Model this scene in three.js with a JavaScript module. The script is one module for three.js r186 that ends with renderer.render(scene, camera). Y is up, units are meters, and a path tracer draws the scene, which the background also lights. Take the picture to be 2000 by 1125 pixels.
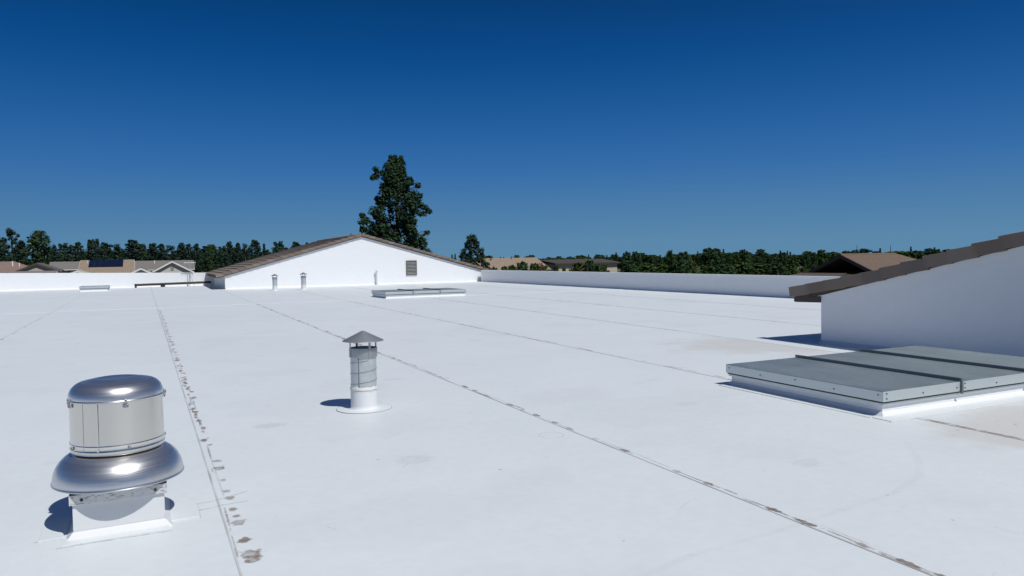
import * as THREE from 'three';
import { mergeGeometries } from 'three/addons/utils/BufferGeometryUtils.js';
import { RoundedBoxGeometry } from 'three/addons/geometries/RoundedBoxGeometry.js';

// ---------------------------------------------------------------- camera, sky, sun, exposure
const scene = new THREE.Scene();
const EYE = 1.65;                                   // eye height above the flat roof
const camera = new THREE.PerspectiveCamera(42.4, 16 / 9, 0.1, 6000);
camera.position.set(0, EYE, 0);
camera.rotation.set(-0.04011, -0.44334, -0.0170, 'YXZ');
const renderer = new THREE.WebGLRenderer({ antialias: true });
renderer.toneMapping = THREE.LinearToneMapping;
renderer.toneMappingExposure = 1.0;
renderer.shadowMap.enabled = true;

const SUN = new THREE.Vector3(0.225, 1, 0.62).normalize();
{
  const W = 512, Hh = 512, d = new Float32Array(W * Hh * 4);
  const lin = c => { c /= 255; return c <= 0.04045 ? c / 12.92 : Math.pow((c + 0.055) / 1.055, 2.4); };
  const stops = [[-90, 92, 134, 166], [-1, 94, 137, 169], [1.2, 90, 135, 170], [4, 74, 123, 169], [7, 52, 108, 168], [11, 30, 90, 153], [15, 8, 73, 137], [19, 1, 60, 116], [26, 0, 50, 103], [45, 0, 45, 95], [90, 0, 42, 90]];
  for (let j = 0; j < Hh; j++) {
    const el = ((j + 0.5) / Hh - 0.5) * 180;
    let k = 0; while (k < stops.length - 2 && stops[k + 1][0] < el) k++;
    const a = stops[k], b = stops[k + 1], t = Math.min(1, Math.max(0, (el - a[0]) / (b[0] - a[0])));
    const er = el * Math.PI / 180, cy = Math.cos(er), sy = Math.sin(er);
    for (let i = 0; i < W; i++) {
      const o = (j * W + i) * 4, az = ((i + 0.5) / W - 0.5) * Math.PI * 2;
      const th = Math.acos(Math.min(1, Math.max(-1, cy * Math.cos(az) * SUN.x + sy * SUN.y + cy * Math.sin(az) * SUN.z))) * 180 / Math.PI;
      const halo = el > -1 ? 0.5 * Math.exp(-th / 8) + 0.15 * Math.exp(-th / 22) : 0;   // forward scatter in the air round the sun
      for (let c = 0; c < 3; c++) d[o + c] = lin(a[c + 1] + (b[c + 1] - a[c + 1]) * t) + halo;
      d[o + 3] = 1;
    }
  }
  const sky = new THREE.DataTexture(d, W, Hh, THREE.RGBAFormat, THREE.FloatType);
  sky.mapping = THREE.EquirectangularReflectionMapping;
  sky.magFilter = sky.minFilter = THREE.LinearFilter; sky.needsUpdate = true;
  scene.background = sky; scene.environment = sky;
}
const sun = new THREE.DirectionalLight(new THREE.Color(1, 0.985, 0.955), 3.42);
sun.position.copy(SUN).multiplyScalar(150).add(new THREE.Vector3(5, 0, -40));
sun.target.position.set(5, 0, -40);
sun.castShadow = true; sun.shadow.mapSize.set(4096, 4096); sun.shadow.radius = 1;
Object.assign(sun.shadow.camera, { left: -80, right: 80, top: 80, bottom: -80, near: 1, far: 400 });
scene.add(sun, sun.target);

// ---------------------------------------------------------------- helpers
function rngOf(seed) { let a = seed >>> 0; return () => { a = (a + 0x6D2B79F5) | 0; let t = Math.imul(a ^ (a >>> 15), 1 | a); t = (t + Math.imul(t ^ (t >>> 7), 61 | t)) ^ t; return ((t ^ (t >>> 14)) >>> 0) / 4294967296; }; }
const hash = (i, j) => { let h = Math.imul(i, 374761393) + Math.imul(j, 668265263); h = Math.imul(h ^ (h >>> 13), 1274126177); return ((h ^ (h >>> 16)) >>> 0) / 4294967296; };
function vnoise(x, y) { const i = Math.floor(x), j = Math.floor(y); let u = x - i, v = y - j; u = u * u * (3 - 2 * u); v = v * v * (3 - 2 * v); const a = hash(i, j), b = hash(i + 1, j), c = hash(i, j + 1), d = hash(i + 1, j + 1); return a + (b - a) * u + (c - a) * v + (a - b - c + d) * u * v; }
function fbm(x, y, n = 4) { let s = 0, a = 0.5, t = 0; for (let k = 0; k < n; k++) { s += a * vnoise(x, y); t += a; a *= 0.5; x = x * 2.03 + 17.1; y = y * 2.03 - 9.7; } return s / t; }
const smooth = (a, b, x) => { const t = Math.min(1, Math.max(0, (x - a) / (b - a))); return t * t * (3 - 2 * t); };
const lerp = (a, b, t) => a + (b - a) * t;
const used = {};
const numbered = n => { const k = used[n] = (used[n] ?? -1) + 1; return k ? `${n}_${String(k).padStart(3, '0')}` : n; };
function thing(name, label, category, pos = [0, 0, 0], group, turn = 0) {
  const o = new THREE.Group(); o.name = numbered(name); o.position.set(...pos); o.rotation.y = turn;
  o.userData = { label, category }; if (group) o.userData.group = group; scene.add(o); return o;
}
function structure(o, label) { o.userData.kind = 'structure'; o.userData.label = label; scene.add(o); return o; }
function part(parent, name, geo, mat) { const m = new THREE.Mesh(geo, mat); m.name = name; parent.add(m); return m; }
const clean = g => { const r = g.index ? g.toNonIndexed() : g; for (const k of Object.keys(r.attributes)) if (!['position', 'normal', 'uv'].includes(k)) r.deleteAttribute(k); return r; };
const merge = gs => mergeGeometries(gs.map(clean));
const box = (x0, x1, y0, y1, z0, z1) => new THREE.BoxGeometry(x1 - x0, y1 - y0, z1 - z0).translate((x0 + x1) / 2, (y0 + y1) / 2, (z0 + z1) / 2);
const rbox = (x0, x1, y0, y1, z0, z1, r = 0.006) => new RoundedBoxGeometry(x1 - x0, y1 - y0, z1 - z0, 2, r).translate((x0 + x1) / 2, (y0 + y1) / 2, (z0 + z1) / 2);
const cyl = (r0, r1, h, x, y, z, n = 24, open = false) => new THREE.CylinderGeometry(r1, r0, h, n, 1, open).translate(x, y + h / 2, z);
function bar(a, b, r, n = 8) { const A = new THREE.Vector3(...a), B = new THREE.Vector3(...b), d = B.clone().sub(A); const g = new THREE.CylinderGeometry(r, r, d.length(), n); g.applyQuaternion(new THREE.Quaternion().setFromUnitVectors(new THREE.Vector3(0, 1, 0), d.clone().normalize())); return g.translate(...A.add(B).multiplyScalar(0.5).toArray()); }
const lathe = (pts, n = 64) => new THREE.LatheGeometry(pts.map(p => new THREE.Vector2(p[0], p[1])), n);
// a sloped skirt round a rectangle: outer foot at y0, inner edge at y1
function skirtGeometry(x0, x1, z0, z1, y0, y1, out) {
  const lo = [[x0 - out, z0 - out], [x1 + out, z0 - out], [x1 + out, z1 + out], [x0 - out, z1 + out]], hi = [[x0, z0], [x1, z0], [x1, z1], [x0, z1]], P = [], U = [];
  for (let k = 0; k < 4; k++) { const q = (k + 1) % 4, a = [lo[k][0], y0, lo[k][1]], b = [lo[q][0], y0, lo[q][1]], c = [hi[q][0], y1, hi[q][1]], d = [hi[k][0], y1, hi[k][1]]; P.push(...a, ...c, ...b, ...a, ...d, ...c); U.push(0, 0, 1, 1, 1, 0, 0, 0, 0, 1, 1, 1); }
  const g = new THREE.BufferGeometry(); g.setAttribute('position', new THREE.Float32BufferAttribute(P, 3)); g.setAttribute('uv', new THREE.Float32BufferAttribute(U, 2)); g.computeVertexNormals(); return g;
}
// polygon in (a, b) extruded; axis 'z': a = x, b = y, extruded z0..z1; axis 'x': a = z, b = y, extruded x0..x1
function prism(poly, axis, e0, e1) {
  const s = new THREE.Shape(poly.map(p => new THREE.Vector2(axis === 'x' ? -p[0] : p[0], p[1])));
  const g = new THREE.ExtrudeGeometry(s, { depth: e1 - e0, bevelEnabled: false });
  if (axis === 'z') g.translate(0, 0, e0); else { g.rotateY(Math.PI / 2); g.translate(e0, 0, 0); }
  return g;
}
const rgb = (r, g, b) => new THREE.Color().setRGB(r, g, b);
const mat = (c, roughness = 0.8, metalness = 0, extra = {}) => new THREE.MeshStandardMaterial({ color: c, roughness, metalness, ...extra });
function noiseTexture(w, h, fn, srgb = true) {
  const d = new Uint8Array(w * h * 4);
  for (let j = 0; j < h; j++) for (let i = 0; i < w; i++) { const c = fn(i / w, j / h, i, j), o = (j * w + i) * 4; d[o] = c[0] * 255; d[o + 1] = c[1] * 255; d[o + 2] = c[2] * 255; d[o + 3] = 255; }
  const t = new THREE.DataTexture(d, w, h); t.magFilter = THREE.LinearFilter; t.minFilter = THREE.LinearMipmapLinearFilter; t.generateMipmaps = true;
  t.wrapS = t.wrapT = THREE.RepeatWrapping; if (srgb) t.colorSpace = THREE.SRGBColorSpace; t.needsUpdate = true; return t;
}
const toS = v => { v = Math.min(1, Math.max(0, v)); return v <= 0.0031308 ? v * 12.92 : 1.055 * Math.pow(v, 1 / 2.4) - 0.055; };
// noise that wraps with period 1 in u and v
const wrapN = (u, v, f, n = 4) => { const a = fbm(u * f, v * f, n), b = fbm((u - 1) * f, v * f, n), c = fbm(u * f, (v - 1) * f, n), d = fbm((u - 1) * f, (v - 1) * f, n); const x = smooth(0, 1, u), y = smooth(0, 1, v); return lerp(lerp(a, b, x), lerp(c, d, x), y); };

// ---------------------------------------------------------------- materials
const coatTex = noiseTexture(512, 512, (u, v) => { const n = wrapN(u, v, 9, 5), k = 0.96 + 0.05 * n, s = 1; return [toS(0.845 * k * s), toS(0.855 * k * s), toS(0.865 * k * s)]; });
const coatBump = noiseTexture(512, 512, (u, v) => { const n = wrapN(u, v, 40, 3); return [n, n, n]; }, false);
function scaledMap(tex, sx, sy) { const t = tex.clone(); t.repeat.set(sx, sy); t.needsUpdate = true; return t; }
const M = {
  coat: mat(0xffffff, 0.75, 0, { map: coatTex, bumpMap: coatBump, bumpScale: 0.0012 }),
  flash: mat(rgb(0.74, 0.75, 0.76), 0.65),
  curb: mat(rgb(0.70, 0.71, 0.72), 0.6),
  sealant: mat(rgb(0.72, 0.71, 0.68), 0.6),
  black: mat(rgb(0.02, 0.02, 0.022), 0.6),
  iron: mat(rgb(0.045, 0.036, 0.032), 0.55, 0.3),
  brownWood: mat(rgb(0.075, 0.06, 0.05), 0.85),
  bolt: mat(rgb(0.35, 0.35, 0.36), 0.4, 0.9),
  rust: mat(rgb(0.16, 0.10, 0.07), 0.85),
  stucco: mat(rgb(0.52, 0.46, 0.38), 0.9),
  stuccoPale: mat(rgb(0.62, 0.58, 0.52), 0.9),
  stuccoGrey: mat(rgb(0.28, 0.27, 0.27), 0.9),
  trim: mat(rgb(0.8, 0.79, 0.77), 0.7),
  glass: mat(rgb(0.03, 0.04, 0.05), 0.1),
};
const spun = noiseTexture(64, 1024, (u, v) => { const n = 0.6 * fbm(v * 160, u * 3, 3) + 0.4 * fbm(v * 18, u * 2 + 5, 3); return [0, 0.20 + 0.24 * n, 0.91]; }, false);
M.spun = mat(rgb(0.63, 0.635, 0.645), 1, 1, { roughnessMap: spun, metalnessMap: spun });
const galvC = noiseTexture(256, 256, (u, v) => { const n = wrapN(u, v, 26, 3), s = wrapN(u, v, 5, 3), k = 0.84 + 0.2 * n + 0.14 * (s - 0.5); return [toS(0.63 * k), toS(0.67 * k), toS(0.675 * k)]; });
const galvR = noiseTexture(256, 256, (u, v) => { const n = wrapN(u, v, 26, 3), s = wrapN(u, v, 6, 3); return [0, 0.36 + 0.2 * n + 0.14 * s, 0.62]; }, false);
M.galv = mat(0xffffff, 1, 1, { map: galvC, roughnessMap: galvR, metalnessMap: galvR });
M.galvOld = mat(rgb(0.38, 0.40, 0.41), 0.5, 0.7);
M.seam = mat(rgb(0.26, 0.28, 0.285), 0.75, 0.4);
M.drum = mat(rgb(0.74, 0.71, 0.66), 0.24, 1);
M.tiles = [[0.20, 0.162, 0.135], [0.225, 0.175, 0.14], [0.175, 0.145, 0.125], [0.25, 0.20, 0.165], [0.205, 0.155, 0.125]].map(c => mat(rgb(...c), 0.9));
function roofTex(base, rows) { return noiseTexture(256, 256, (u, v) => { const row = Math.floor(v * rows), k = 0.78 + 0.34 * hash(Math.floor(u * 28 + (row % 2) * 0.5), row) * 0.6 + 0.18 * wrapN(u, v, 7, 3); const e = (v * rows) % 1 < 0.14 ? 0.7 : 1; return base.map(c => toS(c * k * e)); }); }
const roofMat = (base, sx, sy) => mat(0xffffff, 0.9, 0, { map: scaledMap(roofTex(base, 12), sx, sy) });

// ---------------------------------------------------------------- ground and building body
{
  const g = new THREE.PlaneGeometry(5000, 5000, 1, 1).rotateX(-Math.PI / 2);
  const t = noiseTexture(512, 512, (u, v) => { const n = wrapN(u, v, 14, 5); return [toS(0.10 + 0.07 * n), toS(0.095 + 0.07 * n), toS(0.06 + 0.03 * n)]; }); t.repeat.set(60, 60);
  const ground = new THREE.Mesh(g, mat(0xffffff, 1, 0, { map: t })); ground.name = 'ground'; ground.position.set(0, -5, -200); structure(ground, 'dry ground around the building and under the houses');
}
const building = thing('building_body', 'pale outer walls of the flat-roofed building below its parapets', 'building');
part(building, 'wall', box(-16.8, 21.3, -5, -0.3, -60.3, 11.8), M.stuccoPale);

// ---------------------------------------------------------------- flat roof: membrane sheets
const edges = [[-16.5, 0], [-13.2, 0], [-9.6, 0.012], [-6.1, 0.02], [-2.9, 0.02], [0.40, 0.0166], [3.49, 0.002], [6.64, -0.010], [9.9, -0.02], [13.2, -0.02], [16.9, -0.015], [21.02, 0]];
const edgeX = (i, z) => edges[i][0] + edges[i][1] * z;
const swell = (x, z) => 0.006 * (vnoise(x * 0.55 + 3, z * 0.55) - 0.5) + 0.003 * (vnoise(x * 1.9, z * 1.9 + 7) - 0.5);
// dirt on the membrane, in roof metres: [x, z, rx, rz, strength, ring]
const rD = rngOf(77), stains = [];
const seamStain = (z, i, off, rx, rz, s, ring) => stains.push([edgeX(i, z) + off, z, rx, rz, s, ring]);
for (const [z, r, s, ring] of [[-7.21, 0.028, 0.6, 0], [-6.58, 0.04, 0.75, 0.4], [-6.34, 0.045, 0.9, 1], [-5.98, 0.025, 0.5, 0], [-5.67, 0.035, 0.6, 0], [-5.5, 0.035, 0.65, 0], [-5.23, 0.03, 0.7, 0], [-5.08, 0.022, 0.7, 0], [-4.94, 0.05, 0.6, 0.5], [-4.61, 0.042, 1, 0], [-4.36, 0.065, 0.8, 1], [-4.29, 0.045, 0.75, 1], [-3.9, 0.035, 0.7, 0]]) seamStain(z, 5, 0.085, r * 0.95, r * 1.3, s, ring);
for (let k = 0; k < 130; k++) { const z = -7.4 - 22 * Math.pow(rD(), 1.2); seamStain(z, 5, 0.045 + rD() * 0.055, 0.012 + rD() * 0.022 + (z < -14 ? 0.012 : 0), 0.025 + rD() * 0.06, 0.4 + rD() * 0.55, rD() < 0.2 ? 0.6 : 0); }
for (const [z, r, s, ring] of [[-9.77, 0.1, 0.55, 0], [-8.85, 0.13, 0.8, 0], [-8.52, 0.1, 0.75, 0], [-8.15, 0.08, 0.4, 0], [-7.5, 0.1, 0.85, 0.3], [-7.18, 0.06, 0.5, 0], [-6.84, 0.11, 0.75, 0.6], [-6.46, 0.07, 0.8, 0], [-6.16, 0.1, 0.65, 0.4], [-5.7, 0.06, 0.35, 0], [-5.22, 0.1, 0.85, 0.3], [-4.53, 0.06, 0.4, 0], [-4.18, 0.07, 0.8, 0.7], [-3.56, 0.09, 0.9, 0], [-3.28, 0.12, 0.9, 0.2], [-2.89, 0.07, 0.7, 0], [-2.6, 0.09, 0.9, 0.4], [-2.4, 0.08, 0.8, 0]]) seamStain(z, 6, 0.035, 0.02 + r * 0.06, r * 0.8, s, ring);
for (let k = 0; k < 70; k++) { const z = -10 - 21 * rD(); seamStain(z, 6, 0.02 + rD() * 0.05, 0.012 + rD() * 0.016, 0.05 + rD() * 0.16, 0.3 + rD() * 0.5, 0); }
for (const i of [4, 7, 8, 9]) for (let k = 0; k < 55; k++) { const z = -1.5 - 30 * rD(); seamStain(z, i, 0.02 + rD() * 0.06, 0.01 + rD() * 0.018, 0.04 + rD() * 0.16, 0.25 + rD() * 0.5, 0); }
for (const i of [5, 6, 6, 7]) for (let k = 0; k < 26; k++) { const z = -2 - 16 * Math.pow(rD(), 1.3); seamStain(z, i, 0.012 + rD() * 0.07, 0.004 + rD() * 0.006, 0.06 + rD() * 0.2, 0.3 + rD() * 0.5, 0); }   // thin streaks along the weld
for (const [z, r] of [[-4.65, 0.13], [-4.38, 0.13], [-4.07, 0.2]]) seamStain(z, 7, 0.03, 0.022, r, 0.85, 0);
for (let k = 0; k < 55; k++) { const a = rD() * 6.28, r = 0.9 * Math.sqrt(rD()); stains.push([7.35 + Math.cos(a) * r * 1.2, -4.1 + Math.sin(a) * r * 0.55, 0.006 + rD() * 0.016, 0.004 + rD() * 0.008, 0.2 + rD() * 0.5, 0]); }
for (let k = 0; k < 320; k++) stains.push([-3 + 14 * rD(), -1.5 - 24 * Math.pow(rD(), 1.4), 0.004 + 0.012 * rD() * rD(), 0.004 + 0.014 * rD(), 0.15 + rD() * 0.45, 0]);   // specks
for (let k = 0; k < 60; k++) stains.push([-3 + 14 * rD(), -1.5 - 26 * Math.pow(rD(), 1.2), 0.05 + 0.13 * rD(), 0.04 + 0.1 * rD(), 0.05 + rD() * 0.1, rD() < 0.5 ? 0.7 : 0]);
// scuffs and scratches: [x, z, angle, length, strength]
const scuffs = []; for (let k = 0; k < 380; k++) scuffs.push([-3 + 14 * rD(), -1.6 - 26 * Math.pow(rD(), 1.25), rD() < 0.7 ? -0.44 + (rD() - 0.5) * 0.7 : rD() * 3.1, 0.04 + 0.26 * rD() * rD(), 0.14 + 0.42 * rD()]);
// thin outlines of welded patches: closed rings and corner lines
const lines = [];
const circle = (cx, cz, r, a0 = 0, a1 = 6.2832) => { const p = []; for (let k = 0; k <= 40; k++) { const a = a0 + (a1 - a0) * k / 40; p.push([cx + r * Math.cos(a), cz + r * Math.sin(a)]); } return p; };
lines.push([circle(3.235, -6.02, 0.115), 0.006, 0.42]);
lines.push([[[1.9, -3.05], [2.6, -3.22], [3.3, -3.27], [3.9, -3.34], [4.5, -3.42], [5.0, -3.6], [5.4, -3.9], [5.8, -4.3]], 0.035, 0.05]);
lines.push([[[-0.02, -5.45], [0.12, -5.47], [0.33, -5.5], [0.52, -5.6]], 0.01, 0.3]);
lines.push([[[0.0, -5.3], [0.2, -5.33], [0.34, -5.36], [0.5, -5.37]], 0.01, 0.28]);
lines.push([[[-0.58, -4.995], [0.01, -5.0]], 0.007, 0.5], [[[-0.72, -5.17], [-0.58, -5.16]], 0.007, 0.35], [[[0.19, -5.16], [0.19, -5.48], [0.0, -5.48]], 0.006, 0.3]);
lines.push([[[6.3, -4.85], [10.1, -4.85]], 0.008, 0.3], [[[6.31, -5.1], [6.31, -7.3]], 0.008, 0.25]);
function membraneTexture(i, z0, z1, w, h) {
  const px = new Float32Array(w * h * 3);
  const zAt = j => z1 + (z0 - z1) * ((j + 0.5) / h);
  const cellZ = (z1 - z0) / h, cellX = 3.4 / w;
  for (let j = 0; j < h; j++) {
    const z = zAt(j), xa = edgeX(i, z), xb = edgeX(i + 1, z) + 0.06;
    for (let p = 0; p < w; p++) {
      const x = xa + (xb - xa) * (p + 0.5) / w, d = x - xa;
      const c1 = fbm(x * 0.32 + 40, z * 0.32, 3), c2 = fbm(x * 1.7 - 8, z * 1.7 + 31, 4), c3 = vnoise(x * 19, z * 19);
      let k = 0.965 + 0.035 * c1 + 0.045 * c2 + 0.035 * (c3 - 0.5);
      k *= 1 - 0.03 * smooth(0.56, 0.72, fbm(x * 0.9 + 11, z * 1.3 - 4, 4));
      let r = 0.715 * k, g = 0.755 * k, b = 0.765 * k;
      // tan silt where water stands: grainy, with its own outline
      const t1 = Math.max(0, 1 - Math.hypot((x - 7.6) / 2.1, (z + 4.1) / 0.95)), t2 = Math.max(0, 1 - Math.hypot((x - 9.9) / 2.2, (z + 10.2) / 1.9));
      const silt = smooth(0.3, 0.75, fbm(x * 2.4, z * 2.4 + 50, 5) * 0.75 + 0.9 * Math.max(t1, t2) - 0.12) * (t1 + t2 > 0 ? 1 : 0);
      if (silt > 0) { r = lerp(r, 0.60, silt * 0.6); g = lerp(g, 0.575, silt * 0.6); b = lerp(b, 0.53, silt * 0.6); }
      // dirt caught on the lap edge and along the weld
      const n = fbm(z * 3.1 + i * 9, i, 3), lw = Math.max(cellX * 0.75, 0.0035 + 0.004 * n), e1 = Math.exp(-Math.pow((d - 0.006) / lw, 2)) * (0.18 + 0.55 * n) * Math.min(1, 0.014 / lw), e2 = Math.exp(-Math.pow((d - 0.055) / (lw * 0.9), 2)) * 0.35 * smooth(0.5, 0.72, fbm(z * 1.7 + 60 + i, i + 3, 3)) * Math.min(1, 0.012 / lw);
      const e = Math.min(0.85, e1 + e2);
      const o = (j * w + p) * 3; px[o] = lerp(r, 0.17, e); px[o + 1] = lerp(g, 0.16, e); px[o + 2] = lerp(b, 0.155, e);
    }
  }
  const pAt = (x, z) => { const xa = edgeX(i, z), xb = edgeX(i + 1, z) + 0.06; return (x - xa) / (xb - xa) * w; }, jAt = z => (z1 - z) / (z1 - z0) * h;
  const put = (p, j, a, c) => { const o = (j * w + p) * 3; for (let q = 0; q < 3; q++) px[o + q] = lerp(px[o + q], c[q], a); };
  for (const [sx, sz, rx0, rz0, s, ring] of stains) {
    const rx = Math.max(rx0, cellX * 0.6), rz = Math.max(rz0, cellZ * 0.6), fade = Math.min(1, rx0 / rx * rz0 / rz);
    if (sz < z0 - 1 || sz > z1 + 1) continue; const p0 = Math.floor(pAt(sx - rx * 1.8, sz)), p1 = Math.ceil(pAt(sx + rx * 1.8, sz)); if (p1 < 0 || p0 >= w) continue;
    const j0 = Math.max(0, Math.floor(jAt(sz + rz * 1.8))), j1 = Math.min(h - 1, Math.ceil(jAt(sz - rz * 1.8)));
    for (let j = j0; j <= j1; j++) for (let p = Math.max(0, p0); p <= Math.min(w - 1, p1); p++) {
      const z = zAt(j), xa = edgeX(i, z), x = xa + (edgeX(i + 1, z) + 0.06 - xa) * (p + 0.5) / w;
      const wob = 0.3 + 1.3 * fbm(x * 34 + sx * 7, z * 34 + sz * 5, 4), q = Math.hypot((x - sx) / rx, (z - sz) / rz) / wob;
      if (q > 1.15) continue;
      let a = s * fade * smooth(1.15, 0.75, q); if (ring) a *= lerp(1, 0.25 + 0.75 * smooth(0.35, 0.8, q), ring * 0.7);
      const g = 0.75 + 0.5 * vnoise(x * 38, z * 38); put(p, j, Math.min(0.88, a * g), [0.20, 0.145, 0.10]);
    }
  }
  const stroke = (ax, az, bx, bz, wd, s) => {
    const len = Math.hypot(bx - ax, bz - az), n = Math.max(2, Math.ceil(len / Math.min(cellX, cellZ) * 1.2)), seen = new Set();
    for (let q = 0; q <= n; q++) { const z = lerp(az, bz, q / n), x = lerp(ax, bx, q / n); const hw = Math.max(0, Math.round(wd / 2 / cellX)), hj = Math.max(0, Math.round(wd / 2 / cellZ)); const p = Math.floor(pAt(x, z)), j = Math.floor(jAt(z));
      for (let jj = j - hj; jj <= j + hj; jj++) for (let pp = p - hw; pp <= p + hw; pp++) { if (pp < 0 || jj < 0 || pp >= w || jj >= h) continue; const key = jj * w + pp; if (seen.has(key)) continue; seen.add(key); put(pp, jj, s * (0.4 + 0.9 * vnoise(pp * 0.3, jj * 0.3)), [0.2, 0.195, 0.19]); } }
  };
  for (const [x, z, a, l, s] of scuffs) stroke(x, z, x + Math.cos(a) * l, z + Math.sin(a) * l, 0.006, s * 0.7);
  for (const [pts, wd, s] of lines) for (let k = 0; k + 1 < pts.length; k++) stroke(...pts[k], ...pts[k + 1], wd, s);
  const d = new Uint8Array(w * h * 4);
  for (let k = 0; k < w * h; k++) { for (let q = 0; q < 3; q++) d[k * 4 + q] = toS(px[k * 3 + q]) * 255; d[k * 4 + 3] = 255; }
  const t = new THREE.DataTexture(d, w, h); t.colorSpace = THREE.SRGBColorSpace; t.magFilter = THREE.LinearFilter; t.minFilter = THREE.LinearMipmapLinearFilter; t.generateMipmaps = true; t.anisotropy = 8; t.needsUpdate = true; return t;
}
const roof = new THREE.Group(); roof.name = 'flat_roof'; structure(roof, 'flat roof of white membrane sheets with dirty lapped seams');
part(roof, 'deck', box(-16.6, 21.1, -0.29, -0.02, -60.1, 11.6), M.stuccoPale);
const plainMembrane = mat(rgb(0.71, 0.75, 0.76), 0.5);
for (let i = 0; i < edges.length - 1; i++) {
  for (const [z0, z1, tier] of [[-60, -31.1, 'far'], [-31, -13, 'mid'], [-13, 0, 'near'], [0, 11.5, 'none']]) {
    const nu = 8, nv = Math.max(2, Math.ceil((z1 - z0) / 0.6)), pos = [], uv = [], idx = [], lap = i ? 0.0035 : 0.001;
    for (let b = 0; b <= nv; b++) for (let a = 0; a <= nu; a++) {
      const z = lerp(z1, z0, b / nv), xa = edgeX(i, z), xb = edgeX(i + 1, z) + (i < edges.length - 2 ? 0.06 : 0), x = lerp(xa, xb, a / nu);
      pos.push(x, lap * (1 - a / nu) + swell(x, z) + 0.004, z); uv.push(a / nu, b / nv);
    }
    for (let b = 0; b < nv; b++) for (let a = 0; a < nu; a++) { const k = b * (nu + 1) + a; idx.push(k, k + 1, k + nu + 2, k, k + nu + 2, k + nu + 1); }
    const base = pos.length / 3;                                     // the cut edge of the sheet
    for (let b = 0; b <= nv; b++) { const z = lerp(z1, z0, b / nv), x = edgeX(i, z), y = lap + swell(x, z) + 0.004; pos.push(x, y, z, x, y - 0.02, z); uv.push(0.001, b / nv, 0.001, b / nv); }
    for (let b = 0; b < nv; b++) { const k = base + b * 2; idx.push(k, k + 2, k + 1, k + 1, k + 2, k + 3); }
    const g = new THREE.BufferGeometry(); g.setAttribute('position', new THREE.Float32BufferAttribute(pos, 3)); g.setAttribute('uv', new THREE.Float32BufferAttribute(uv, 2)); g.setIndex(idx); g.computeVertexNormals();
    const seen = { far: i >= 1, mid: i >= 3, near: i >= 4 && i <= 7, none: false }[tier];
    const m = seen ? mat(0xffffff, 0.5, 0, { map: membraneTexture(i, z0, z1, ...(tier === 'near' ? [512, 2048] : tier === 'mid' ? [256, 1024] : [256, 512])) }) : plainMembrane;
    part(roof, 'membrane_sheet', g, m);
  }
}
console.log('membrane done');
// welded cover strips across the sheets at the roll ends
for (const [x0, x1, z, y] of [[-9.5, 0.2, -31.05, 0.012], [0.2, 9.6, -31.05, 0.012], [9.6, 20.9, -31.05, 0.012]]) part(roof, 'cover_strip', box(x0 + 0.02, x1 - 0.02, 0.0, y + 0.004, z - 0.08, z + 0.08), plainMembrane);

// ---------------------------------------------------------------- parapets
const cant = (len, s = 0.09) => prism([[0, 0], [s, 0], [0, s]], 'z', 0, len);   // a 45 degree strip: runs along z, rises against -x
{
  const p = thing('parapet_wall', 'long sunlit white parapet at the back left behind the iron pipe', 'parapet');
  part(p, 'wall', prism([[-16.5, -0.02], [3.7, -0.02], [21.2, -0.02], [21.2, 0.8], [3.7, 0.95], [-16.5, 1.37]], 'z', -60.3, -60), M.coat);
  part(p, 'base_flashing', cant(20.1).rotateY(-Math.PI / 2).translate(3.6, 0, -60), M.flash);
  const q = thing('parapet_wall', 'long shaded white parapet running along the right edge of the roof', 'parapet');
  part(q, 'wall', prism([[-49.4, -0.02], [-9, -0.02], [-9, 0.785], [-49.4, 0.81]], 'x', 21, 21.3), M.coat);
  part(q, 'coping', prism([[-49.4, 0.812], [-9, 0.787], [-9, 0.815], [-49.4, 0.84]], 'x', 20.975, 21.33), M.flash);
  const r = thing('parapet_wall', 'low white parapet along the left side of the roof', 'parapet');
  part(r, 'wall', box(-16.8, -16.5, -0.02, 0.9, -60, 11.5), M.coat);
}

// ---------------------------------------------------------------- tiled gables
const tileGeo = (w, len) => new THREE.BoxGeometry(w - 0.008, 0.045, len);
// rows of flat tiles on a slope: o = eave corner, along = horizontal unit vector, up = up-slope unit vector
function tileSlope(roofPart, o, along, up, cols, rows, tw, expo, seed, alone, mats) {
  const R = rngOf(seed), n = new THREE.Vector3().crossVectors(along, up).normalize(); if (n.y < 0) n.negate();
  const len = expo + 0.07, g = tileGeo(tw, len), rest = [];
  const tilt = new THREE.Quaternion().setFromAxisAngle(along.clone(), 0);
  const B = new THREE.Matrix4().makeBasis(along, n, new THREE.Vector3().crossVectors(along, n));
  const flip = new THREE.Vector3().crossVectors(along, n).dot(up) < 0;
  for (let r = 0; r < rows; r++) for (let c = 0; c < cols; c++) {
    const q = new THREE.Quaternion().setFromRotationMatrix(B);
    const a = (flip ? 1 : -1) * -0.11 + (R() - 0.5) * 0.012; q.multiply(new THREE.Quaternion().setFromAxisAngle(new THREE.Vector3(1, 0, 0), a));
    const p = o.clone().addScaledVector(along, (c + 0.5 + (r % 2) * 0.25) * tw).addScaledVector(up, (r + 0.5) * expo + (R() - 0.5) * 0.02).addScaledVector(n, 0.055 + R() * 0.008);
    const k = Math.floor(R() * mats.length);
    if (alone(c, r)) { const m = part(roofPart, 'tile', g, mats[k]); m.position.copy(p); m.quaternion.copy(q); }
    else rest.push(clean(g.clone()).applyMatrix4(new THREE.Matrix4().compose(p, q, new THREE.Vector3(1, 1, 1))));
  }
  if (rest.length) part(roofPart, 'tile_field', mergeGeometries(rest), mats[0]).userData.kind = 'stuff';
}
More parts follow.
